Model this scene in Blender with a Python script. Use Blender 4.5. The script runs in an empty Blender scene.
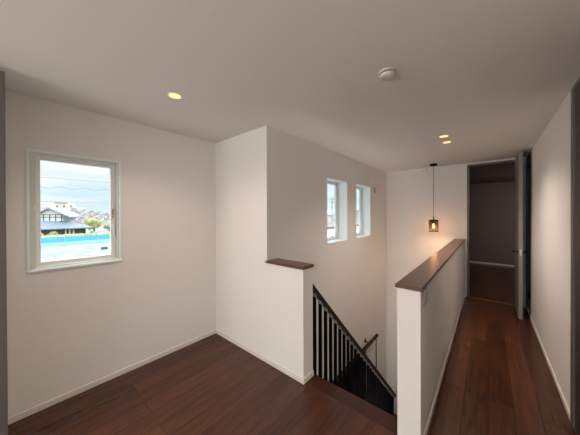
import bpy, bmesh, math, random
from mathutils import Vector, Matrix
random.seed(7)
S = bpy.context.scene
COL = S.collection

# ------------------------------------------------------------------ camera
cam_d = bpy.data.cameras.new('camera')
cam = bpy.data.objects.new('camera', cam_d)
COL.objects.link(cam)
S.camera = cam
F = Vector((-0.64664443, 0.76277839, -0.00448334))
R = Vector((0.76279155, 0.64663463, -0.00356564))
U = Vector((-0.000179287, 0.00572556, 0.99998359))
m = Matrix.Identity(4)
for i in range(3):
    m[i][0] = R[i]; m[i][1] = U[i]; m[i][2] = -F[i]
m[2][3] = 1.5077
cam.matrix_world = m
cam_d.sensor_fit = 'HORIZONTAL'
cam_d.sensor_width = 36
cam_d.lens = 233.769 * 36 / 580
cam_d.shift_y = -2.7915 / 580
cam_d.clip_start = 0.02
cam_d.clip_end = 1500

# ------------------------------------------------------------------ view, world, sun, added fill lights
S.view_settings.view_transform = 'Standard'
S.view_settings.look = 'None'
S.view_settings.gamma = 1
S.view_settings.use_curve_mapping = False
S.view_settings.exposure = 0.18

SKY_POWER = .95
ZENITH = 6.0
W = bpy.data.worlds.new('sky')
S.world = W
W.use_nodes = True
nt = W.node_tree
nt.nodes.clear()
tc = nt.nodes.new('ShaderNodeTexCoord')
mp = nt.nodes.new('ShaderNodeMapping'); mp.inputs['Scale'].default_value = (2.0, 2.0, 16)
nz = nt.nodes.new('ShaderNodeTexNoise'); nz.inputs['Scale'].default_value = 1.6; nz.inputs['Detail'].default_value = 5
rp = nt.nodes.new('ShaderNodeValToRGB')
rp.color_ramp.elements[0].position = .38; rp.color_ramp.elements[0].color = (.70, .89, .97, 1)
rp.color_ramp.elements[1].position = .62; rp.color_ramp.elements[1].color = (.97, 1.0, 1.0, 1)
bg = nt.nodes.new('ShaderNodeBackground'); bg.inputs['Strength'].default_value = SKY_POWER
wo = nt.nodes.new('ShaderNodeOutputWorld')
L = nt.links.new
L(tc.outputs['Generated'], mp.inputs[0]); L(mp.outputs[0], nz.inputs['Vector']); L(nz.outputs['Fac'], rp.inputs[0])
sx = nt.nodes.new('ShaderNodeSeparateXYZ'); L(tc.outputs['Generated'], sx.inputs[0])
mr = nt.nodes.new('ShaderNodeMapRange'); mr.interpolation_type = 'SMOOTHSTEP'   # overcast sky: the zenith is far brighter than the horizon
mr.inputs['From Min'].default_value = .12; mr.inputs['From Max'].default_value = .55
mr.inputs['To Min'].default_value = SKY_POWER; mr.inputs['To Max'].default_value = SKY_POWER*ZENITH
L(sx.outputs['Z'], mr.inputs['Value']); L(mr.outputs[0], bg.inputs['Strength'])
L(rp.outputs[0], bg.inputs[0]); L(bg.outputs[0], wo.inputs[0])

sd = bpy.data.lights.new('sun', 'SUN'); sd.energy = .3; sd.angle = math.radians(12); sd.color = (1, .96, .9)
so = bpy.data.objects.new('sun', sd); COL.objects.link(so)
so.rotation_euler = Vector((0.8, -0.25, 0.75)).to_track_quat('Z', 'Y').to_euler()

def area(name, loc, toward, w, h, power, color):
    d = bpy.data.lights.new(name, 'AREA'); d.shape = 'RECTANGLE'; d.size = w; d.size_y = h
    d.energy = power; d.color = color
    o = bpy.data.objects.new(name, d); COL.objects.link(o)
    o.location = loc
    o.rotation_euler = (Vector(loc) - Vector(toward)).to_track_quat('Z', 'Y').to_euler()
    return o
# added fill light at an unseen window behind the camera
area('added_fill_back', (-1.0, -2.93, 1.35), (-1.0, 0, 1.25), 2.3, 1.5, 58, (1.0, .93, .88))
# added upward fill, hidden low in the stairwell to brighten its walls and ceiling
area('added_fill_stairwell', (-1.47, 2.6, -2.7), (-1.46, 2.7, 2.4), .4, 1.2, 30, (1.0, .97, .92))
area('added_fill_room', (1.7, 7.3, 2.1), (.2, 7.3, 0), .8, .8, 15, (1.0, .90, .84))  # added fill to lift the dark room; no window stands here

# ------------------------------------------------------------------ materials
def mat(name, col, rough=.6, metal=0.0, spec=.5, bump=None, emit=None, estr=0, var=None):
    M = bpy.data.materials.new(name); M.use_nodes = True
    n = M.node_tree; b = n.nodes['Principled BSDF']
    b.inputs['Base Color'].default_value = (*col, 1)
    b.inputs['Roughness'].default_value = rough
    b.inputs['Metallic'].default_value = metal
    b.inputs['Specular IOR Level'].default_value = spec
    if emit:
        b.inputs['Emission Color'].default_value = (*emit, 1); b.inputs['Emission Strength'].default_value = estr
    t = n.nodes.new('ShaderNodeTexCoord')
    if bump:
        z = n.nodes.new('ShaderNodeTexNoise'); z.inputs['Scale'].default_value = bump[0]; z.inputs['Detail'].default_value = 4
        k = n.nodes.new('ShaderNodeBump'); k.inputs['Strength'].default_value = bump[1]; k.inputs['Distance'].default_value = .002
        n.links.new(t.outputs['Object'], z.inputs['Vector']); n.links.new(z.outputs['Fac'], k.inputs['Height'])
        n.links.new(k.outputs[0], b.inputs['Normal'])
    if var:                                     # (scale, colour two)
        z = n.nodes.new('ShaderNodeTexNoise'); z.inputs['Scale'].default_value = var[0]; z.inputs['Detail'].default_value = 6
        rr = n.nodes.new('ShaderNodeValToRGB')
        rr.color_ramp.elements[0].position = .35; rr.color_ramp.elements[0].color = (*col, 1)
        rr.color_ramp.elements[1].position = .65; rr.color_ramp.elements[1].color = (*var[1], 1)
        n.links.new(t.outputs['Object'], z.inputs['Vector']); n.links.new(z.outputs['Fac'], rr.inputs[0])
        n.links.new(rr.outputs[0], b.inputs['Base Color'])
    return M

def plank_mat(name, c1, c2, seam, rough, pw=.15, pl=1.8, along='Y'):
    M = bpy.data.materials.new(name); M.use_nodes = True
    n = M.node_tree; b = n.nodes['Principled BSDF']; l = n.links.new
    t = n.nodes.new('ShaderNodeTexCoord')
    mp = n.nodes.new('ShaderNodeMapping')
    if along == 'Y': mp.inputs['Rotation'].default_value = (0, 0, math.pi/2)
    l(t.outputs['Object'], mp.inputs[0])
    br = n.nodes.new('ShaderNodeTexBrick')
    br.inputs['Scale'].default_value = 1.0
    br.inputs['Brick Width'].default_value = pl; br.inputs['Row Height'].default_value = pw
    br.inputs['Mortar Size'].default_value = .0022; br.inputs['Mortar Smooth'].default_value = .3
    br.inputs['Color1'].default_value = (0, 0, 0, 1); br.inputs['Color2'].default_value = (1, 1, 1, 1); br.inputs['Mortar'].default_value = (.5, .5, .5, 1)
    br.offset = .37; br.inputs['Bias'].default_value = 0
    l(mp.outputs[0], br.inputs['Vector'])
    g = n.nodes.new('ShaderNodeMapping'); g.inputs['Scale'].default_value = (1.0, 13, 1)
    l(mp.outputs[0], g.inputs[0])
    nz = n.nodes.new('ShaderNodeTexNoise'); nz.inputs['Scale'].default_value = 2.2; nz.inputs['Detail'].default_value = 8; nz.inputs['Roughness'].default_value = .65
    nz.inputs['Distortion'].default_value = .6
    l(g.outputs[0], nz.inputs['Vector'])
    # per plank offset added to the grain
    mx = n.nodes.new('ShaderNodeMath'); mx.operation = 'MULTIPLY_ADD'; mx.inputs[1].default_value = .26; 
    sep = n.nodes.new('ShaderNodeSeparateColor'); l(br.outputs['Color'], sep.inputs[0])
    l(sep.outputs[0], mx.inputs[0]); l(nz.outputs['Fac'], mx.inputs[2])
    rr = n.nodes.new('ShaderNodeValToRGB')
    rr.color_ramp.elements[0].position = .38; rr.color_ramp.elements[0].color = (*c1, 1)
    rr.color_ramp.elements[1].position = .85; rr.color_ramp.elements[1].color = (*c2, 1)
    l(mx.outputs[0], rr.inputs[0])
    mm = n.nodes.new('ShaderNodeMix'); mm.data_type = 'RGBA'
    l(br.outputs['Fac'], mm.inputs[0]); l(rr.outputs[0], mm.inputs[6]); mm.inputs[7].default_value = (*seam, 1)
    l(mm.outputs[2], b.inputs['Base Color'])
    b.inputs['Roughness'].default_value = rough
    b.inputs['Specular IOR Level'].default_value = .38
    k = n.nodes.new('ShaderNodeBump'); k.inputs['Strength'].default_value = .25; k.inputs['Distance'].default_value = .001; k.invert = True
    l(br.outputs['Fac'], k.inputs['Height']); l(k.outputs[0], b.inputs['Normal'])
    return M

M_wall = mat('white_wallpaper', (.80, .775, .75), .85, bump=(260, .35), spec=.25)
M_ceil = mat('white_ceiling_paper', (.76, .725, .69), .9, bump=(200, .25), spec=.2)
M_floor = plank_mat('walnut_planks', (.033, .0112, .0054), (.100, .0355, .0155), (.009, .0032, .002), .27)
M_nose = mat('walnut_nosing', (.038, .0132, .0075), .3, spec=.3, var=(9, (.050, .018, .0105)))
M_cap = mat('walnut_cap_wood', (.090, .040, .026), .3, var=(7, (.13, .060, .040)))
M_tan = mat('raw_wood_edge', (.42, .30, .16), .6)
M_white = mat('white_trim', (.84, .89, .90), .45)
M_sash = mat('white_vinyl_sash', (.82, .81, .78), .4)
M_sash2 = mat('beige_screen_cassette', (.70, .69, .62), .45)
M_base = mat('cream_baseboard', (.74, .70, .65), .5)
M_black = mat('black_metal', (.0018, .0016, .0016), .6, spec=.06)
M_rail = mat('dark_brown_handrail', (.022, .0125, .010), .45, spec=.18)
M_joint = mat('grey_metal_joint', (.30, .28, .26), .35, metal=.6)
M_dark = mat('dark_stained_stair', (.006, .004, .0035), .6, spec=.12)
M_grey = mat('grey_brown_casing', (.115, .10, .095), .45)
M_leaf = mat('greige_door', (.25, .225, .21), .45)
M_darkdoor = mat('charcoal_door', (.035, .028, .022), .5)
M_chrome = mat('brushed_metal', (.55, .55, .55), .3, metal=1)
M_plastic = mat('white_plastic', (.72, .70, .66), .4)
M_plate = mat('grey_switch_plate', (.30, .28, .265), .45)
M_slot = mat('dark_slot', (.03, .028, .025), .6)
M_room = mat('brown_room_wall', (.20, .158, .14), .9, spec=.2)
M_lamp = mat('lamp_disc', (.1, .08, .05), .5, emit=(1, .60, .24), estr=1.5)
M_bulb = mat('warm_bulb', (1, .8, .5), .5, emit=(1, .62, .25), estr=9)

M_glass = bpy.data.materials.new('window_glass'); M_glass.use_nodes = True
_n = M_glass.node_tree; _n.nodes.clear()
_t = _n.nodes.new('ShaderNodeBsdfTransparent'); _t.inputs[0].default_value = (.97, .985, .99, 1)
_g = _n.nodes.new('ShaderNodeBsdfGlossy'); _g.inputs['Roughness'].default_value = .02
_m = _n.nodes.new('ShaderNodeMixShader'); _f = _n.nodes.new('ShaderNodeValue'); _f.outputs[0].default_value = .03
_o = _n.nodes.new('ShaderNodeOutputMaterial')
_n.links.new(_f.outputs[0], _m.inputs[0]); _n.links.new(_t.outputs[0], _m.inputs[1]); _n.links.new(_g.outputs[0], _m.inputs[2]); _n.links.new(_m.outputs[0], _o.inputs[0])

M_smoke = bpy.data.materials.new('smoked_ribbed_glass'); M_smoke.use_nodes = True
_n = M_smoke.node_tree; _n.nodes.clear()
_t = _n.nodes.new('ShaderNodeBsdfTransparent'); _t.inputs[0].default_value = (.30, .25, .20, 1)
_g = _n.nodes.new('ShaderNodeBsdfDiffuse'); _g.inputs[0].default_value = (.22, .19, .16, 1)
_m = _n.nodes.new('ShaderNodeMixShader'); _m.inputs[0].default_value = .22
_o = _n.nodes.new('ShaderNodeOutputMaterial')
_n.links.new(_t.outputs[0], _m.inputs[1]); _n.links.new(_g.outputs[0], _m.inputs[2]); _n.links.new(_m.outputs[0], _o.inputs[0])

# ------------------------------------------------------------------ helpers
def bx(bm, x0, x1, y0, y1, z0, z1, bev=0):
    vs = [bm.verts.new((x, y, z)) for x in (x0, x1) for y in (y0, y1) for z in (z0, z1)]
    q = [(0, 1, 3, 2), (4, 6, 7, 5), (0, 4, 5, 1), (2, 3, 7, 6), (0, 2, 6, 4), (1, 5, 7, 3)]
    fs = [bm.faces.new([vs[i] for i in f]) for f in q]
    if bev:
        es = list({e for f in fs for e in f.edges})
        bmesh.ops.bevel(bm, geom=es, offset=bev, segments=2, affect='EDGES', profile=.5)
    return vs

def lathe(bm, prof, c=(0, 0, 0), n=32, close=False):
    rings = []
    for r, z in prof:
        if r < 1e-6: rings.append([bm.verts.new((c[0], c[1], c[2]+z))])
        else: rings.append([bm.verts.new((c[0]+r*math.cos(2*math.pi*i/n), c[1]+r*math.sin(2*math.pi*i/n), c[2]+z)) for i in range(n)])
    for a, b in zip(rings, rings[1:]):
        for i in range(n):
            j = (i+1) % n
            if len(a) == 1 and len(b) == 1: continue
            if len(a) == 1: bm.faces.new((a[0], b[j], b[i]))
            elif len(b) == 1: bm.faces.new((a[i], a[j], b[0]))
            else: bm.faces.new((a[i], a[j], b[j], b[i]))

def tube(bm, pts, r, n=10, cap=True):
    pts = [Vector(p) for p in pts]
    rings = []
    for k, p in enumerate(pts):
        d = (pts[min(k+1, len(pts)-1)] - pts[max(k-1, 0)]).normalized()
        up = Vector((0, 0, 1)) if abs(d.z) < .95 else Vector((1, 0, 0))
        a = d.cross(up).normalized(); b = d.cross(a).normalized()
        rings.append([bm.verts.new(p + a*r*math.cos(2*math.pi*i/n) + b*r*math.sin(2*math.pi*i/n)) for i in range(n)])
    for A, B in zip(rings, rings[1:]):
        for i in range(n):
            j = (i+1) % n
            bm.faces.new((A[i], A[j], B[j], B[i]))
    if cap:
        bm.faces.new(rings[0][::-1]); bm.faces.new(rings[-1])

def prism(bm, poly, axis, a0, a1):
    """poly: 2-D outline; axis: 'x','y','z' extrusion axis"""
    def P(u, v, w):
        return {'x': (w, u, v), 'y': (u, w, v), 'z': (u, v, w)}[axis]
    A = [bm.verts.new(P(u, v, a0)) for u, v in poly]; B = [bm.verts.new(P(u, v, a1)) for u, v in poly]
    bm.faces.new(A); bm.faces.new(B[::-1])
    for i in range(len(poly)):
        j = (i+1) % len(poly)
        bm.faces.new((A[i], B[i], B[j], A[j]))

def obj(name, bm, material, parent=None, smooth=False, **kw):
    bmesh.ops.recalc_face_normals(bm, faces=bm.faces[:])
    me = bpy.data.meshes.new(name); bm.to_mesh(me); bm.free()
    me.materials.append(material)
    if smooth:
        for p in me.polygons: p.use_smooth = True
        try: me.set_sharp_from_angle(angle=math.radians(35))
        except Exception: pass
    o = bpy.data.objects.new(name, me); COL.objects.link(o)
    if parent:
        o.parent = parent
        o.matrix_parent_inverse = Matrix.Translation(-Vector(parent.location))
    for k, v in kw.items(): o[k] = v
    return o

def thing(name, loc, label, cat, group=None):
    o = bpy.data.objects.new(name, None); o.empty_display_size = .05; COL.objects.link(o)
    o.location = loc; o['label'] = label; o['category'] = cat
    if group: o['group'] = group
    return o
def setmesh(o, label, cat, group=None):
    o['label'] = label; o['category'] = cat
    if group: o['group'] = group
    return o
def box(name, material, x0, x1, y0, y1, z0, z1, bev=0, parent=None, **kw):
    bm = bmesh.new(); bx(bm, x0, x1, y0, y1, z0, z1, bev)
    return obj(name, bm, material, parent, **kw)

def slab(name, material, axis, a0, a1, cu, cv, solid, **kw):
    """solid panel made of grid cells (cu x cv cuts); solid(u, v) tells which cells are filled; welded, inner faces dropped"""
    bm = bmesh.new()
    def P(u, v, w):
        return {'x': (w, u, v), 'y': (u, w, v), 'z': (u, v, w)}[axis]
    V = {}
    def vert(i, j, w):
        if (i, j, w) not in V: V[(i, j, w)] = bm.verts.new(P(cu[i], cv[j], a0 if w == 0 else a1))
        return V[(i, j, w)]
    nu, nv = len(cu)-1, len(cv)-1
    f = lambda i, j: 0 <= i < nu and 0 <= j < nv and solid((cu[i]+cu[i+1])/2, (cv[j]+cv[j+1])/2)
    for i in range(nu):
        for j in range(nv):
            if not f(i, j): continue
            for w in (0, 1):
                bm.faces.new((vert(i, j, w), vert(i+1, j, w), vert(i+1, j+1, w), vert(i, j+1, w)))
            for (di, dj, p, q) in ((-1, 0, (i, j), (i, j+1)), (1, 0, (i+1, j), (i+1, j+1)), (0, -1, (i, j), (i+1, j)), (0, 1, (i, j+1), (i+1, j+1))):
                if not f(i+di, j+dj):
                    bm.faces.new((vert(*p, 0), vert(*q, 0), vert(*q, 1), vert(*p, 1)))
    return obj(name, bm, material, **kw)

def inr(u, v, rects):
    return any(a < u < b and c < v < d for a, b, c, d in rects)
ST = dict(kind='structure')

# ------------------------------------------------------------------ room dimensions (metres)
XA, XC, XF = -2.631, -1.705, .461          # left wall, stairwell window wall, right hallway wall
YB, YB2, YE = 1.6495, 1.796, 5.265         # return wall front/back, far wall
XK = -1.248                                # end of the low return wall
DL, DR = -.466, -.327                      # hallway half wall
H = 2.4; LOW = -2.8; BACK = -3.0; XR = .461
CAP = 1.0364; CT = .026
WA = (.0587, .6516, 1.0725, 2.0032)
WC = (2.793, 3.407, 1.083, 2.012); WD = (3.732, 4.353, 1.083, 2.012)
YROOM = 9.0

# floor and ceiling
slab('floor', M_floor, 'z', -.28, 0, [XA-.12, DL+.002, XF, 2.2], [BACK-.1, YB2, YE, YE+.11, YROOM+.1],
     lambda u, v: (v < YB2 and u < XF) or (YB2 < v < YE+.11 and u > DL and u < XF) or v > YE+.11, **ST)
slab('ceiling', M_ceil, 'z', H, H+.16, [-3.0, 2.3], [BACK-.15, YROOM+.15], lambda u, v: True, **ST)
slab('floor_lower', M_floor, 'z', LOW-.2, LOW, [-3.0, 2.3], [BACK-.1, YROOM+.1], lambda u, v: True, **ST)

# left wall with its window, return wall, stairwell window wall
slab('wall_left', M_wall, 'x', XA-.14, XA, [BACK-.1, WA[0]+.012, WA[1]-.012, YB2], [LOW, WA[2]+.012, WA[3]-.012, H],
     lambda u, v: not inr(u, v, [(WA[0], WA[1], WA[2], WA[3])]), **ST)
slab('wall_return', M_wall, 'y', YB, YB2, [XA, XC, XK], [LOW, CAP-CT, H], lambda u, v: v < CAP-CT or u < XC, **ST)
slab('wall_stairwell', M_wall, 'x', XC-.22, XC, [YB2, WC[0], WC[1], WD[0], WD[1], YROOM+.1], [LOW, WC[2], WC[3], H],
     lambda u, v: not inr(u, v, [WC, WD]), **ST)
# far wall of the stairwell with the doorway to the dark room
DX0, DX1, DZ = -.29, .415, 2.372
slab('wall_far', M_wall, 'y', YE, YE+.12, [XC, DX0, DX1, XF+.16, 2.3], [LOW, -.28, DZ, H],
     lambda u, v: not inr(u, v, [(DX0, DX1, -.28, DZ)]), **ST)
box('wall_hallway_half', M_wall, DL, DR, YB+.012, YE, LOW, CAP-CT, **ST)
# right wall: a door near the camera, then the bright wall, then a closet door
F0, F1 = 2.57, 4.72
slab('wall_right', M_wall, 'x', XF, XF+.12, [BACK-.1, 1.62, F0-.005, F1+.0, YE], [LOW, 0, 2.385, H],
     lambda u, v: not inr(u, v, [(1.62, F0, 0, 2.385), (F1, YE, 0, 2.385)]), **ST)
# the part of the floor behind the camera
slab('wall_back', M_wall, 'y', BACK-.14, BACK, [XA, -2.2, .2, XF], [LOW, .55, 2.15, H],
     lambda u, v: not inr(u, v, [(-2.2, .2, .55, 2.15)]), **ST)
box('wall_partition', M_wall, XA, -2.26, -.165, -.05, 0, H, **ST)
# the unlit room beyond the doorway
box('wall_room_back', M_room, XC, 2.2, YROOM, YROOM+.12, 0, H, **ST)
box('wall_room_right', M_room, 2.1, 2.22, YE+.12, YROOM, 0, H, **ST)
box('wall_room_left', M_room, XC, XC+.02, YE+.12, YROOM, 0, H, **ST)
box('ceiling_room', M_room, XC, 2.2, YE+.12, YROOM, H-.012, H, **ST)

# baseboards
BH, BT = .048, .011
def baseboard(name, runs):
    bm = bmesh.new()
    for (x0, x1, y0, y1) in runs:
        bx(bm, x0, x1, y0, y1, .0005, BH, .003)
        # thin upper bead
    obj(name, bm, M_base, **ST)
baseboard('baseboard_left', [(XA, XA+BT, -.05, YB-BT)])
baseboard('baseboard_return', [(XA, XK+BT, YB-BT, YB), (XK, XK+BT, YB, YB2)])
baseboard('baseboard_hallway_half', [(DR, DR+BT, YB+.012, YE-.012)])
baseboard('baseboard_right', [(XF-BT, XF, F0+.005, F1-.002)])
baseboard('baseboard_room', [(XC+.02, 2.1, YROOM-BT, YROOM)])

# nosing board at the head of the stairs, threshold strip in the doorway
box('trim_1', M_nose, XK+BT, DL, YB+.02, YB2+.02, -.03, .002, .002, **ST)
box('trim_2', mat('threshold_wood', (.16, .085, .055), .4), DX0+.03, DX1-.03, YE-.01, YE+.02, 0, .004, **ST)

# dark casings: doorway, near right door, left edge of the picture
bm = bmesh.new()
bx(bm, DX0, DX0+.03, YE-.012, YE+.13, 0, DZ, .002)
bx(bm, DX1-.03, DX1, YE-.012, YE+.13, 0, DZ, .002)
bx(bm, DX0+.03, DX1-.03, YE-.012, YE+.13, DZ-.03, DZ, .002)
obj('door_1_frame', bm, M_grey, **ST)
bm = bmesh.new()
bx(bm, XF-.012, XF+.1, 2.505, F0, 0, 2.385, .002)
bx(bm, XF-.012, XF+.1, 1.62, 1.66, 0, 2.385, .002)
bx(bm, XF-.012, XF+.1, 1.66, 2.505, 2.35, 2.385, .002)
obj('door_2_frame', bm, M_grey, **ST)
box('door_2', M_darkdoor, XF-.002, XF+.04, 1.663, 2.502, .006, 2.347, .002, **ST)
bm = bmesh.new()
bx(bm, XF-.006, XF+.1, F1, F1+.03, 0, 2.385, .002)
bx(bm, XF-.006, XF+.1, YE-.045, YE-.001, 0, 2.385, .002)
bx(bm, XF-.006, XF+.1, F1+.03, YE-.045, 2.35, 2.385, .002)
obj('door_3_frame', bm, M_darkdoor, **ST)
d3 = box('door_3', M_darkdoor, XF+.03, XF+.06, F1+.033, YE-.048, .006, 2.347, .002, **ST)
for z in (.33, 2.19):
    bm = bmesh.new(); tube(bm, [(XF-.012, F1+.035, z-.05), (XF-.012, F1+.035, z+.05)], .009, 12); bx(bm, XF-.008, XF+.032, F1+.031, F1+.036, z-.045, z+.045)
    obj('hinge', bm, M_black, d3)
box('trim_3', M_grey, -2.262, -2.2, -.175, -.032, 0, 2.36, .003, **ST)

# ------------------------------------------------------------------ half-wall caps
bm = bmesh.new()
bx(bm, XC+.002, XK+.008, YB-.011, YB2+.011, CAP-CT, CAP, .004)
c1 = obj('ledge_board', bm, M_cap); setmesh(c1, 'short dark walnut cap board on the low return wall beside the stair balustrade', 'wall cap')
e = box('edge_strip', M_tan, XC-.022, XC+.001, YB-.011, YB-.001, CAP-CT+.001, CAP-.002, .002, parent=c1); e['label'] = 'raw light wood end piece'
bm = bmesh.new()
bx(bm, DL-.011, DR+.010, YB, YE-.001, CAP-CT+.0005, CAP, .004)
c2 = obj('ledge_board', bm, M_cap); setmesh(c2, 'long dark walnut cap board on the half wall between stairwell and hallway', 'wall cap')

# ------------------------------------------------------------------ windows
def ring(bm, axis, w0, w1, r, t, bev=0.0):
    """rectangular frame in the plane across axis; r=(u0,u1,v0,v1) outside, t=(left,right,bottom,top) widths"""
    u0, u1, v0, v1 = r; a, b, c, d = t
    def B(x0, x1, z0, z1):
        if axis == 'x': bx(bm, w0, w1, x0, x1, z0, z1, bev)
        else: bx(bm, x0, x1, w0, w1, z0, z1, bev)
    B(u0, u0+a, v0, v1); B(u1-b, u1, v0, v1); B(u0+a, u1-b, v0, v0+c); B(u0+a, u1-b, v1-d, v1)

y0, y1, z0, z1 = WA
wr = bpy.data.objects.new('window_1', None); COL.objects.link(wr); wr.location = (XA, (y0+y1)/2, z0); wr['kind'] = 'structure'
bm = bmesh.new(); ring(bm, 'x', XA-.135, XA+.010, WA, (.016, .016, .018, .016), .002)
bx(bm, XA+.002, XA+.016, y0-.004, y1+.005, z0-.003, z0+.012, .003)
obj('window_trim', bm, M_white, wr)
bm = bmesh.new(); ring(bm, 'x', XA-.125, XA-.045, (y0+.016, y1-.016, z0+.018, z1-.016), (.046, .018, .016, .02), .002)
obj('window_frame', bm, M_sash, wr)
bm = bmesh.new(); ring(bm, 'x', XA-.105, XA-.058, (y0+.060, y1-.034, z0+.032, z1-.034), (.016, .034, .028, .03), .003)
sash = obj('sash', bm, M_sash, wr)
bm = bmesh.new(); ring(bm, 'x', XA-.04, XA-.012, (y0+.016, y1-.016, z0+.018, z1-.016), (.034, .012, .010, .012), .002)
obj('screen_cassette', bm, M_sash2, wr)
box('pane', M_glass, XA-.085, XA-.079, y0+.07, y1-.06, z0+.05, z1-.055, parent=wr)
bm = bmesh.new(); bx(bm, XA-.058, XA-.044, y1-.062, y1-.05, 1.50, 1.56, .002); bx(bm, XA-.05, XA-.040, y1-.06, y1-.052, 1.47, 1.51, .002)
obj('latch', bm, mat('brass_latch', (.45, .33, .16), .35, metal=.8), sash)
bm = bmesh.new(); bx(bm, XA-.056, XA-.040, y1-.053, y1-.041, 1.30, 1.42, .004)
obj('handle', bm, M_white, sash)
bm = bmesh.new(); bx(bm, XA-.012, XA-.006, y1-.026, y1-.017, 1.84, 1.865, .002); bx(bm, XA-.012, XA-.004, y0+.036, y0+.046, 1.545, 1.575, .002)
obj('screen_pull', bm, M_white, wr)

def side_window(nm, w):
    y0, y1, z0, z1 = w
    r = bpy.data.objects.new(nm, None); COL.objects.link(r); r.location = (XC, (y0+y1)/2, z0); r['kind'] = 'structure'
    bm = bmesh.new(); ring(bm, 'x', XC-.215, XC+.008, w, (.012, .012, .012, .012), .002)
    obj('window_trim', bm, M_white, r)
    bm = bmesh.new(); ring(bm, 'x', XC-.21, XC-.150, (y0+.012, y1-.012, z0+.012, z1-.012), (.016, .016, .018, .016), .002)
    obj('window_frame', bm, M_white, r)
    bm = bmesh.new(); ring(bm, 'x', XC-.195, XC-.165, (y0+.028, y1-.028, z0+.030, z1-.028), (.022, .022, .024, .022), .002)
    s = obj('sash', bm, M_white, r)
    box('pane', M_glass, XC-.184, XC-.178, y0+.048, y1-.048, z0+.052, z1-.048, parent=r)
    bm = bmesh.new(); bx(bm, XC-.165, XC-.145, y1-.048, y1-.036, z0+.16, z0+.26, .004)
    obj('handle', bm, M_white, s)
side_window('window_2', WC)
side_window('window_3', WD)
# unseen window behind the camera, added to hold the back fill light
r = bpy.data.objects.new('added_back_window', None); COL.objects.link(r); r.location = (-1, BACK, .55); r['kind'] = 'structure'
bm = bmesh.new(); ring(bm, 'y', BACK-.12, BACK+.006, (-2.2, .2, .55, 2.15), (.03, .03, .03, .03), .002); bx(bm, -1.03, -.97, BACK-.1, BACK-.05, .58, 2.12)
obj('window_frame', bm, M_white, r)
box('pane', M_glass, -2.17, .17, BACK-.08, BACK-.074, .58, 2.12, parent=r)

# ------------------------------------------------------------------ stairs
RISE = .2
bm = bmesh.new()
poly = []
y, z = YB2+.02, -RISE
n = 13
st = thing('staircase', (-.86, YB2, LOW), 'dark stained straight staircase going down behind the black balustrade', 'staircase')
for k in range(n):
    bm = bmesh.new()
    bx(bm, XK+.03, DL-.002, y-.02, y+RISE, z-.03, z, .004)
    obj('tread', bm, M_dark, st)
    y += RISE; z -= RISE
bm = bmesh.new()
y, z = YB2+.022, 0
for k in range(n+1):
    bx(bm, XK+.034, DL-.004, y-.002, y+.012, max(z-RISE, LOW), z-.031 if k else -.031)
    y += RISE; z -= RISE
obj('risers', bm, M_dark, st)

# ------------------------------------------------------------------ sloping balustrade
XB = -1.27
br = thing('stair_balustrade', (XB, 1.83, 0), 'black sloping stair balustrade with closely set square balusters and dark brown handrail', 'balustrade')
zc = lambda y: .79 - (y-1.832)
ya, yb = YB2+.006, 4.36
def sloped(bm, x0, x1, lo, hi, y0, y1):
    P = [(y0, zc(y0)+lo), (y1, zc(y1)+lo), (y1, zc(y1)+hi), (y0, zc(y0)+hi)]
    prism(bm, P, 'x', x0, x1)
bm = bmesh.new()
sloped(bm, XB-.024, XB+.024, -.012, .030, ya, yb)
sloped(bm, XB-.018, XB+.018, .030, .036, ya, yb)
sloped(bm, XB-.019, XB+.019, -.028, -.012, ya, yb)
obj('handrail', bm, M_rail, br)
bm = bmesh.new()
sloped(bm, XB-.013, XB+.013, -1.12, -.86, ya, yb)
obj('stringer', bm, M_black, br)
first = None
y = 1.855
bars = []
while y < 4.34:
    bars.append(y); y += .1
for i, y in enumerate(bars):
    if i == 0:
        bm = bmesh.new()
        yy = y
        prism(bm, [(yy-.0105, zc(yy-.0105)-.88), (yy+.0105, zc(yy+.0105)-.88), (yy+.0105, zc(yy+.0105)-.05), (yy-.0105, zc(yy-.0105)-.05)], 'x', XB-.0155, XB+.0155)
        b0 = obj('baluster', bm, M_black, br)
        bm = bmesh.new()
        prism(bm, [(yy-.015, zc(yy-.015)-.062), (yy+.015, zc(yy+.015)-.062), (yy+.015, zc(yy+.015)-.026), (yy-.015, zc(yy-.015)-.026)], 'x', XB-.0175, XB+.0175)
        j0 = obj('bracket', bm, M_joint, b0); j0.matrix_parent_inverse = Matrix.Translation(-Vector(br.location)) @ Matrix.Identity(4)
        j0.matrix_parent_inverse = Matrix.Identity(4)
        j0['label'] = 'grey metal bracket under the handrail'
    else:
        b = b0.copy(); COL.objects.link(b); b.parent = br
        b.matrix_parent_inverse = b0.matrix_parent_inverse.copy()
        b.location = (0, y-bars[0], -(y-bars[0]))
        j = j0.copy(); COL.objects.link(j); j.parent = b
# the lower, level balustrade seen deep in the stairwell
XL = -1.62
lb = thing('lower_balustrade', (XL, 3.6, LOW), 'short black balustrade with level handrail, deep in the stairwell by the window wall', 'balustrade')
bm = bmesh.new(); bx(bm, XL-.022, XL+.022, 2.3, 4.49, -.845, -.80, .005)
obj('handrail', bm, M_rail, lb)
bm = bmesh.new(); tube(bm, [(XL-.02, 4.10, -.82), (XC+.012, 4.10, -.80)], .010, 8); 
bx(bm, XC, XC+.010, 4.075, 4.125, -.83, -.77, .002)
obj('bracket', bm, M_black, lb)
y = 2.35; k = 0
b1 = None
while y < 3.95:
    if b1 is None:
        b1 = box('baluster', M_black, XL-.018, XL+.018, y-.012, y+.012, LOW, -.845, parent=lb)
    else:
        b = b1.copy(); COL.objects.link(b); b.location = (0, y-2.35, 0)
    y += .085
box('post', M_black, XL-.007, XL+.007, 4.415, 4.43, LOW, -.845, parent=lb)

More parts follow.
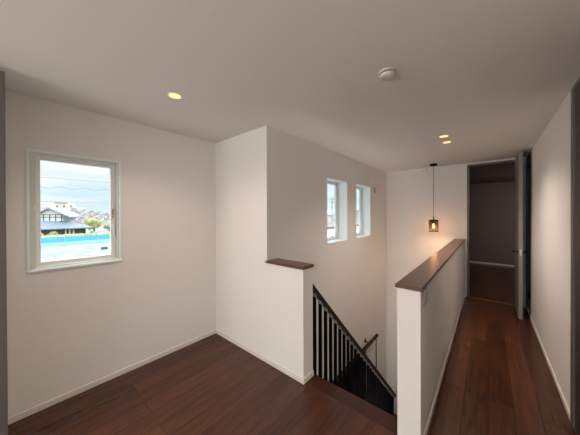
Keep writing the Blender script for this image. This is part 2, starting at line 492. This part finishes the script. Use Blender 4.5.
# ------------------------------------------------------------------ hallway door (open)
dr = thing('open_door', (.36, 5.24, 0), 'greige hallway door standing open against the right wall, seen on its edge', 'door')
box('door_leaf', M_leaf, .328, .372, 4.60, 5.235, .008, 2.358, .002, parent=dr)
bm = bmesh.new(); bx(bm, .340, .360, 4.5975, 4.6005, .905, .99, .001)
lp = obj('latch_plate', bm, M_chrome, dr); lp['label'] = 'chrome latch plate on the door edge'
for s, x in ((-1, .328), (1, .372)):
    bm = bmesh.new()
    tube(bm, [(x, 4.66, .95), (x+s*.008, 4.66, .95)], .024, 20)
    tube(bm, [(x+s*.006, 4.66, .95), (x+s*.045, 4.66, .95)], .0085, 12)
    tube(bm, [(x+s*.045, 4.655, .95), (x+s*.046, 4.69, .951), (x+s*.043, 4.78, .949)], .009, 12)
    obj('lever_handle', bm, M_black, dr, smooth=True)
for z in (.3, 1.9):
    bm = bmesh.new(); tube(bm, [(.378, 5.238, z-.05), (.378, 5.238, z+.05)], .007, 10)
    obj('hinge', bm, M_chrome, dr)

# ------------------------------------------------------------------ ceiling fittings
def downlight(x, y, label, power):
    t = thing('recessed_downlight', (x, y, H), label, 'ceiling light', 'recessed downlights')
    bm = bmesh.new(); lathe(bm, [(.042, -.002), (.044, -.0052), (.048, -.0035), (.050, 0), (.042, 0), (.042, -.002)], (x, y, H), 40)
    obj('trim_ring', bm, M_plastic, t, smooth=True)
    bm = bmesh.new(); lathe(bm, [(0, -.0065), (.020, -.006), (.041, -.0050), (.0415, -.0002), (0, -.0002)], (x, y, H), 32)
    obj('lamp', bm, M_lamp, t, smooth=True)
    d = bpy.data.lights.new('downlight_lamp', 'SPOT'); d.energy = power; d.color = (1, .82, .66); d.spot_size = math.radians(140); d.spot_blend = 1.0; d.shadow_soft_size = .07
    o = bpy.data.objects.new('downlight_lamp', d); COL.objects.link(o); o.location = (x, y, H-.012)
downlight(-1.798, .787, 'glowing round recessed downlight above the room, nearest the left window', 46)
downlight(-.39, 3.221, 'nearer of the two glowing recessed downlights above the half wall', 74)
downlight(-.394, 3.517, 'farther of the two glowing recessed downlights, next toward the pendant lamp', 74)

downlight(.14, .12, 'added recessed downlight above the camera, out of view', 72)  # extra lamp, added out of view to brighten the walls

x, y = -.487, 1.527
M_plastic = mat('off_white_plastic', (.66, .62, .58), .5)
t = thing('smoke_detector', (x, y, H), 'round white smoke detector on the ceiling in front of the hallway half wall', 'smoke detector')
bm = bmesh.new(); lathe(bm, [(0, 0), (.052, 0), (.052, -.008), (.048, -.012), (.0, -.012)], (x, y, H), 40); obj('base', bm, M_plastic, t, smooth=True)
bm = bmesh.new(); lathe(bm, [(0, -.012), (.040, -.012), (.040, -.018), (0, -.018)], (x, y, H), 40); obj('sensor_slot', bm, M_slot, t, smooth=True)
bm = bmesh.new(); lathe(bm, [(.045, -.018), (.047, -.022), (.043, -.034), (.034, -.040), (0, -.041)], (x, y, H), 40); obj('cover', bm, M_plastic, t, smooth=True)
bm = bmesh.new(); lathe(bm, [(0, -.0415), (.006, -.0415), (.006, -.045), (0, -.045)], (x-.022, y-.018, H+.002), 12); obj('test_button', bm, M_plate, t)

# pendant
x, y = -.757, 4.927
t = thing('pendant_lamp', (x, y, H), 'small pendant lamp with smoked ribbed glass shade hanging over the stairwell', 'pendant lamp')
bm = bmesh.new(); lathe(bm, [(0, 0), (.058, 0), (.058, -.028), (.055, -.032), (0, -.032)], (x, y, H), 36); obj('ceiling_canopy', bm, M_black, t, smooth=True)
bm = bmesh.new(); tube(bm, [(x, y, H-.03), (x, y, 1.43)], .0035, 8); obj('cord', bm, M_black, t)
bm = bmesh.new(); lathe(bm, [(0, .06), (.006, .055), (.010, .0), (.072, -.006), (.072, -.016), (.018, -.018), (.018, -.07), (0, -.07)], (x, y, 1.392), 36); obj('socket', bm, M_black, t, smooth=True)
bm = bmesh.new()
prof = []
n = 72; ringsz = [(1.38, .066), (1.372, .073), (1.30, .075), (1.20, .075), (1.182, .072), (1.174, .062)]
R_ = []
for z, r0 in ringsz:
    R_.append([bm.verts.new((x+(r0+.0016*math.cos(i*math.pi))*math.cos(2*math.pi*i/n), y+(r0+.0016*math.cos(i*math.pi))*math.sin(2*math.pi*i/n), z)) for i in range(n)])
for A, B in zip(R_, R_[1:]):
    for i in range(n): bm.faces.new((A[i], A[(i+1) % n], B[(i+1) % n], B[i]))
obj('lamp_shade', bm, M_smoke, t)
for zz in (1.378, 1.178):
    bm = bmesh.new(); lathe(bm, [(.070, -.005), (.077, -.005), (.077, .005), (.070, .005), (.070, -.005)], (x, y, zz), 40)
    obj('shade_band', bm, M_black, t, smooth=True)
bm = bmesh.new(); lathe(bm, [(0, -.05), (.012, -.048), (.022, -.035), (.025, -.02), (.022, 0), (.012, .025), (.012, .04), (0, .04)], (x, y, 1.285), 24); obj('bulb', bm, M_bulb, t, smooth=True)
d = bpy.data.lights.new('pendant_glow', 'POINT'); d.energy = 10; d.color = (1, .58, .32); d.shadow_soft_size = .03
o = bpy.data.objects.new('pendant_glow', d); COL.objects.link(o); o.location = (x, y, 1.215)

# two little hooks hanging from the ceiling
for hx, hy, lab in ((-.955, 4.955, 'small grey wire hook at the ceiling, farther left of the pendant lamp'), (-.862, 4.82, 'small grey wire hook at the ceiling, just left of the pendant lamp')):
    bm = bmesh.new()
    tube(bm, [(hx, hy, H), (hx-.004, hy, H-.03), (hx+.014, hy, H-.06), (hx+.012, hy, H-.09), (hx+.022, hy, H-.108), (hx+.034, hy, H-.10)], .0035, 8)
    h = obj('ceiling_hook', bm, mat('grey_wire', (.33, .31, .29), .5)); setmesh(h, lab, 'hook', 'ceiling hooks')
# small plate high on the stairwell wall
bm = bmesh.new(); bx(bm, XC, XC+.012, 4.555, 4.60, 1.905, 2.02, .003); 
h = obj('wall_sensor', bm, M_plate); setmesh(h, 'tiny grey upright plate high on the wall right of the stairwell windows', 'wall plate')

# switch plate
M_rocker = mat('grey_rocker', (.38, .36, .34), .4)
t = thing('switch_plate', (DR, 1.79, .945), 'light switch plate on the hallway side of the half wall near its end', 'switch')
bm = bmesh.new(); bx(bm, DR, DR+.007, 1.735, 1.845, .888, 1.0, .002); obj('cover_plate', bm, M_plate, t)
for k in range(3):
    for q in range(2):
        bm = bmesh.new(); bx(bm, DR+.007, DR+.011, 1.745+q*.047, 1.745+q*.047+.042, .898+k*.032, .898+k*.032+.028, .001); obj('rocker', bm, M_rocker, t)

# ------------------------------------------------------------------ outdoors
_mat = mat
def mat(name, col, rough=.6, var=None, **k):          # outdoor surfaces, albedo scaled down to offset the bright zenith
    f = .33
    if var: var = (var[0], tuple(c*f for c in var[1]))
    return _mat(name, tuple(c*f for c in col), rough, var=var, **k)
M_gravel = mat('pale_gravel', (.42, .40, .38), .95, var=(.35, (.60, .57, .54)))
M_grass = mat('dry_grass', (.36, .42, .20), .95, var=(1.5, (.50, .48, .25)))
M_tile = mat('blue_grey_roof_tile', (.34, .40, .52), .6, var=(2, (.46, .53, .64)))
M_tile2 = mat('pale_blue_roof', (.42, .50, .62), .6, var=(2, (.50, .57, .68)))
M_hwall = mat('white_plaster', (1.5, 1.46, 1.4), .8)
M_beam = mat('dark_timber', (.09, .07, .06), .7)
M_blue = mat('blue_net', (.22, .86, 1.18), .8, var=(3, (.28, .98, 1.32)))
M_blue2 = mat('pale_blue_net', (.75, 1.45, 1.75), .8)
M_tarp = mat('blue_tarp', (.55, 1.15, 1.35), .7)
M_concrete = mat('pale_concrete', (.60, .58, .54), .9)
M_beige = _mat('beige_render', (.48, .38, .31), .85, var=(.2, (.56, .46, .39)))
M_win = mat('dark_window', (.40, .42, .45), .4)
M_leafg = mat('green_leaves', (.60, .75, .40), .8, var=(2, (.95, .98, .60)))
M_leafy = mat('yellow_leaves', (1.5, 1.3, .45), .8, var=(.9, (.55, .72, .38)))
M_leafr = mat('russet_leaves', (1.5, .85, .66), .8, var=(2, (1.2, .85, .6)))
M_wire = mat('grey_cable', (.40, .44, .46), .6)
M_hillm = mat('hillside', (.62, .48, .38), .95, var=(.35, (.34, .36, .34)))
G = -3.2
slab('ground', M_gravel, 'z', G-.3, G, [-120, -53, -2.9, 60], [-80, 160], lambda u, v: True, **ST)
box('grass_strip', M_grass, -64, -51, -40, 60, G, G+.03, kind='structure')

# hill
bm = bmesh.new()
N1, N2 = 40, 10
g_ = []
def hz(y):
    pts = [(-60, 5), (0, 5), (10, 6.4), (16, 6.2), (22, 4.6), (28, 2.8), (34, 1.4), (60, 1.5), (160, 3), (300, 2)]
    for (a, za), (b, zb) in zip(pts, pts[1:]):
        if a <= y <= b: return za+(zb-za)*(y-a)/(b-a)
    return 2
for i in range(N1+1):
    yy = -60+360*i/N1
    g_.append([bm.verts.new((-110-70*j/N2, yy, G+(hz(yy)-G)*math.sin(j/N2*math.pi/2)+random.uniform(-.3, .3)*(j > 0))) for j in range(N2+1)])
for i in range(N1):
    for j in range(N2): bm.faces.new((g_[i][j], g_[i+1][j], g_[i+1][j+1], g_[i][j+1]))
obj('hillside', bm, M_hillm, smooth=True, kind='structure')

def house_mesh(root, x, y, z, w, d, h, rh, wallm, roofm, rot=0, o_=.45):
    def tr(bm):
        bmesh.ops.rotate(bm, verts=bm.verts, cent=(0, 0, 0), matrix=Matrix.Rotation(rot, 3, 'Z')); bmesh.ops.translate(bm, verts=bm.verts, vec=(x, y, z))
    bm = bmesh.new(); prism(bm, [(-w/2, 0), (w/2, 0), (w/2, h), (0, h+rh), (-w/2, h)], 'x', -d/2, d/2); tr(bm)
    a = obj('wall', bm, wallm, root)
    k = rh/(w/2)
    bm = bmesh.new(); prism(bm, [(-w/2-o_, h-k*o_+.05), (0, h+rh+.05), (w/2+o_, h-k*o_+.05), (w/2+o_, h-k*o_+.22), (0, h+rh+.25), (-w/2-o_, h-k*o_+.22)], 'x', -d/2-o_, d/2+o_); tr(bm)
    b = obj('roof', bm, roofm, root)
    for s in (-.25, .25):
        bm = bmesh.new(); bx(bm, d/2, d/2+.05, s*w-.12*w, s*w+.12*w, h*.4, h*.65); tr(bm)
        obj('window', bm, M_win, root)
# traditional house
t = thing('tiled_house', (-68, 6, G), 'traditional two-storey house with blue-grey tiled roofs beyond the blue fence', 'house')
box('wall', mat('brown_house_wall', (.16, .13, .12), .8), -73, -66.5, -2, 10.0, G, -1.0, parent=t)
for yy in (6.7, 7.3, 7.9):
    box('shutter', M_hwall, -66.5, -66.4, yy, yy+.28, G+.5, -1.55, parent=t)
bm = bmesh.new()
e0 = [(-74.5, -3.5, -1.3), (-65.3, -3.5, -1.3), (-65.3, 11.0, -1.25), (-74.5, 11.0, -1.25)]
e1 = [(-71.5, -.5, .15), (-67.9, -.5, .15), (-67.9, 7.4, .15), (-71.5, 7.4, .15)]
A = [bm.verts.new(p) for p in e0]; B = [bm.verts.new(p) for p in e1]; A2 = [bm.verts.new((p[0], p[1], p[2]-.2)) for p in e0]
for i in range(4): bm.faces.new((A[i], A[(i+1) % 4], B[(i+1) % 4], B[i])); bm.faces.new((A2[i], A2[(i+1) % 4], A[(i+1) % 4], A[i]))
bm.faces.new(B); bm.faces.new(A2[::-1])
obj('lower_roof', bm, M_tile, t)
# upper storey with gable facing the camera, ridge running back to the right
rot = math.radians(-30)
def trU(bm): bmesh.ops.rotate(bm, verts=bm.verts, cent=(0, 0, 0), matrix=Matrix.Rotation(rot, 3, 'Z')); bmesh.ops.translate(bm, verts=bm.verts, vec=(-70.6, 6.0, .1))
bm = bmesh.new(); prism(bm, [(-2.1, 0), (2.1, 0), (2.1, 1.25), (0, 2.5), (-2.1, 1.25)], 'x', -2.6, 2.6); trU(bm)
uw = obj('upper_wall', bm, M_hwall, t)
bm = bmesh.new(); prism(bm, [(-2.6, 1.0), (0, 2.55), (3.4, .75), (3.4, .95), (0, 2.8), (-2.6, 1.22)], 'x', -2.6, 3.1); trU(bm)
obj('upper_roof', bm, M_tile2, t)
bm = bmesh.new()
for s in (-1.9, -.95, 0, .95, 1.9): bx(bm, 2.6, 2.68, s-.06, s+.06, 0, 1.4)
bx(bm, 2.6, 2.68, -2.1, 2.1, .8, .92); bx(bm, 2.6, 2.68, -2.1, 2.1, 1.35, 1.45); trU(bm)
obj('timber_frame', bm, M_beam, t)

# beige apartment block on the hill and a scatter of small houses
t = thing('apartment_block', (-150, 14, 0), 'long beige apartment block on the hilltop behind the tiled house', 'building')
box('wall', M_beige, -156, -150, 10.2, 18.6, -1, 6.6, parent=t)
box('wing', M_beige, -153, -149, 18.6, 22.0, -1, 5.0, parent=t)
box('roof', M_concrete, -156.2, -149.8, 12.0, 16.0, 6.6, 7.0, parent=t)
for yy in (12.3, 14.6, 17.0):
    for zz in (2.5, 4.8): box('window', M_win, -150.05, -149.95, yy, yy+.7, zz, zz+1.0, parent=t)
hs = []
for row, hx in enumerate((-117, -126, -135, -144)):
    n_ = 5
    for k in range(n_):
        hy = abs(hx)*(.112+.105*(k+(row % 2)*.5)/n_)
        hs.append((hx-(k % 2)*1.5, hy, 1+G+(hz(hy)-G)*math.sin((-110-hx)/70*math.pi/2)-.4))
cw = [(1.3, 1.2, 1.1), (1.1, .95, .95), (1.35, 1.15, .95), (1.0, .92, .86)]
cr = [(.62, .66, .78), (.80, .70, .66), (.55, .66, .85)]
words_w = ['cream', 'pinkish grey', 'tan', 'taupe']; words_r = ['slate', 'brownish', 'blue']
Mw = [mat('house_wall', c, .85) for c in cw]; Mr = [mat('house_roof', c, .6) for c in cr]
for i, (hx, hy, hz_) in enumerate(hs):
    t = thing('hillside_house', (hx, hy, hz_-1), f'tiny {words_w[i%4]} house with {words_r[i%3]} roof on the distant hillside', 'house', 'houses on the distant hillside')
    house_mesh(t, hx, hy, hz_-1, 1.55, 1.4, 1.3, .5, Mw[i % 4], Mr[i % 3], rot=(i*37 % 50-25)*math.pi/180, o_=.15)

# construction fence
t = thing('construction_fence', (-50, 6, G), 'bright blue mesh construction fence with pale posts in front of the house', 'fence')
box('net', M_blue, -50.05, -50, -20, 30, -2.75, -1.9, parent=t)
box('lower_net', M_blue2, -50.04, -49.98, -20, 30, G, -2.75, parent=t)
p0 = None
for k in range(13):
    if p0 is None: p0 = box('post', M_blue2, -49.97, -49.9, -19.6, -19.52, G, -1.85, parent=t)
    else:
        q = p0.copy(); COL.objects.link(q); q.location = (0, k*2.05*2, 0)
        
def sheet(name, pts, label):
    bm = bmesh.new(); n = len(pts)
    prism(bm, pts, 'z', G+.005, G+.05)
    o = obj(name, bm, M_tarp); setmesh(o, label, 'tarp'); return o
sheet('blue_tarp', [(-33.5, 5.8), (-35.5, 5.2), (-37.5, 6.6), (-42, 7.4), (-43, 9.4), (-35, 8.6), (-33, 7.6)], 'large pale blue tarp spread on the gravel at the right of the yard')
sheet('blue_tarp', [(-38.0, 4.6), (-38.4, 5.8), (-40.0, 6.3), (-40.3, 5.2)], 'small pale blue tarp lying on the gravel nearer the fence')
sheet('blue_tarp', [(-31, 1.2), (-34.8, 1.5), (-34.6, 3.0), (-33.9, 4.4), (-31, 4.8)], 'pale blue tarp at the bottom edge of the left window view')
t = thing('site_sign', (-32, 6.3, G), 'small dark green sign board standing on the construction yard', 'sign')
box('panel', mat('green_board', (.12, .27, .22), .7), -32.03, -32, 6.06, 6.67, -2.38, -2.03, parent=t)
bm = bmesh.new(); bx(bm, -32.08, -32.03, 6.1, 6.14, G, -2.05); bx(bm, -32.08, -32.03, 6.58, 6.62, G, -2.05); obj('post', bm, M_concrete, t)

def foliage(name, c, r, material, label, trunk=0, nleaf=900, seed=1, cat='bush', leaf=.16, group=None):
    rnd = random.Random(seed)
    t = thing(name, (c[0], c[1], G), label, cat, group)
    bm = bmesh.new()
    lobes = [((0, 0, 0), .72)]+[((rnd.uniform(-.5, .5), rnd.uniform(-.55, .55), rnd.uniform(-.35, .4)), rnd.uniform(.36, .55)) for _ in range(7)]
    for (lx, ly, lz), lr in lobes:
        q = bmesh.ops.create_icosphere(bm, subdivisions=2, radius=lr*.86)
        for v in q['verts']:
            v.co = Vector(((v.co.x+lx)*r[0], (v.co.y+ly)*r[1], (v.co.z+lz)*r[2]))+Vector(c)
    for _ in range(nleaf):
        (lx, ly, lz), lr = rnd.choice(lobes)
        u = Vector((rnd.gauss(0, 1), rnd.gauss(0, 1), rnd.gauss(0, 1))).normalized()
        k = lr*rnd.uniform(.8, 1.2)
        p = Vector(((u.x*k+lx)*r[0], (u.y*k+ly)*r[1], (u.z*k+lz)*r[2]))+Vector(c)
        a = Vector((rnd.gauss(0, 1), rnd.gauss(0, 1), rnd.gauss(0, 1))).normalized()*leaf; b = a.cross(u).normalized()*leaf*.6
        bm.faces.new([bm.verts.new(q) for q in (p-a, p+b, p+a, p-b)])
    obj('foliage', bm, material, t)
    if trunk:
        bm = bmesh.new(); tube(bm, [(c[0], c[1], G), (c[0]+.1, c[1], c[2]-r[2]*.6), (c[0], c[1]+.1, c[2])], .16, 8); obj('trunk', bm, M_beam, t)
foliage('autumn_tree', (-78, 13.4, -.9), (1.9, 1.75, 1.9), M_leafy, 'yellow-green autumn tree right of the tiled house', 1, seed=3, cat='tree', nleaf=1400)
foliage('garden_tree', (-82, 17.4, -1.9), (1.4, 1.2, 1.1), M_leafg, 'small mid-green tree at the right edge of the window view', 1, seed=4, cat='tree')
# clipped hedge along the fence
bm = bmesh.new(); rnd = random.Random(11); yy = -20; pr = None
prism(bm, [(-57, G), (-55.6, G), (-55.5, -2.25), (-55.9, -2.08), (-56.7, -2.08), (-57, -2.25)], 'y', -20, 28)
for _ in range(2600):
    p = Vector((rnd.uniform(-57, -55.4), rnd.uniform(-5, 22), rnd.uniform(-2.4, -2.0))); a = Vector((rnd.gauss(0, 1), rnd.gauss(0, 1), rnd.gauss(0, 1))).normalized()*.16
    b = a.orthogonal().normalized()*.1
    bm.faces.new([bm.verts.new(q) for q in (p-a, p+b, p+a, p-b)])
h = obj('hedge', bm, _mat('hedge_leaves', (.42, .44, .16), .8, var=(2, (.50, .48, .24)))); setmesh(h, 'long low yellow-green hedge just behind the blue construction fence', 'hedge')
foliage('bush', (-62, 2.55, -2.4), (.9, 1.1, .75), M_leafr, 'russet bush in front of the tiled house at the left', seed=5)
foliage('bush', (-63, 4.75, -2.4), (.9, .8, .85), M_leafg, 'rounded green bush in front of the tiled house', seed=6)
foliage('bush', (-66, 11.4, -2.7), (.9, .9, .6), M_leafg, 'dark green bush below the yellow-green tree', seed=8)
foliage('bush', (-66, 13.9, -2.8), (.9, 1.1, .5), M_leafr, 'low brownish bush at the far right behind the blue fence', seed=9)

def wire(name, p, q, sag, r, label, group='overhead cables', coil=0, n=60):
    bm = bmesh.new(); pts = []
    p = Vector(p); q = Vector(q); n = n if not coil else 400
    for i in range(n+1):
        u = i/n; v = p.lerp(q, u); v.z -= sag*4*u*(1-u)
        if coil: v.z += .045*math.sin(u*coil*2*math.pi); v.x += .045*math.cos(u*coil*2*math.pi)
        pts.append(v)
    tube(bm, pts, r, 6)
    o = obj(name, bm, M_wire); setmesh(o, label, 'cable', group)
wire('overhead_cable', (-15, -12, 2.95), (-15, 16, 2.95), .22, .008, 'spiralling overhead cable crossing the sky in the left window', coil=34)
wire('overhead_cable', (-16, -12, 2.35), (-16, 16, 2.40), .25, .008, 'thin straight overhead cable, lowest across the left window')
wire('overhead_cable', (-15.5, -12, 3.4), (-15.5, 16, 3.42), .2, .007, 'thin straight overhead cable, highest across the left window')

# outside the stairwell windows
t = thing('neighbour_building', (-22, 42, G), 'white flat-roofed building seen low in the stairwell windows', 'building')
box('wall', _mat('bright_white_render', (.62, .64, .64), .8), -30, -20, 28, 54, G, -.95, parent=t)
box('roof_edge', mat('brown_fascia', (.33, .22, .17), .7), -30.2, -19.8, 27.8, 54.2, -.95, -.72, parent=t)
for yy in (29.5, 39.5, 50): box('window', M_win, -20.02, -19.95, yy, yy+.6, G+.7, G+1.8, parent=t)
for yy in (31.2, 34.1):
    box('outdoor_unit', M_concrete, -19.95, -19.5, yy, yy+.7, G+.2, G+1.0, parent=t)
t = thing('utility_pole', (-31, 53.5, G), 'slim grey utility pole with crossarms seen in the stairwell windows', 'utility pole')
bm = bmesh.new(); tube(bm, [(-31, 53.5, G), (-31, 53.5, 5.6)], .14, 10); obj('pole', bm, M_concrete, t)
for z in (4.4, 5.2):
    box('crossarm', M_concrete, -31.9, -30.1, 53.45, 53.55, z, z+.1, parent=t)
for k, (z, s) in enumerate(((4.5, 'lowest'), (5.3, 'topmost'))):
    wire('overhead_cable', (-30.7, 53.4, z+.05), (-2, 40+35, z-.3), .5, .03, f'overhead cable, {s} of those strung to the utility pole')
for i, (hx, hy) in enumerate(((-52, 88), (-60, 108), (-64, 130), (-44, 102), (-78, 118))):
    t = thing('distant_house', (hx, hy, G), ['cream house with grey roof, far off behind the white building', 'pale house with blue roof, far off beside the utility pole', 'tan house with grey roof, farthest away in the stairwell windows', 'taupe house with brown roof behind the white building', 'cream house with blue roof far behind the white building'][i], 'house')
    house_mesh(t, hx, hy, G, 8, 7, 4.2, 2.0, Mw[i % 4], Mr[i % 3], rot=.6*i)
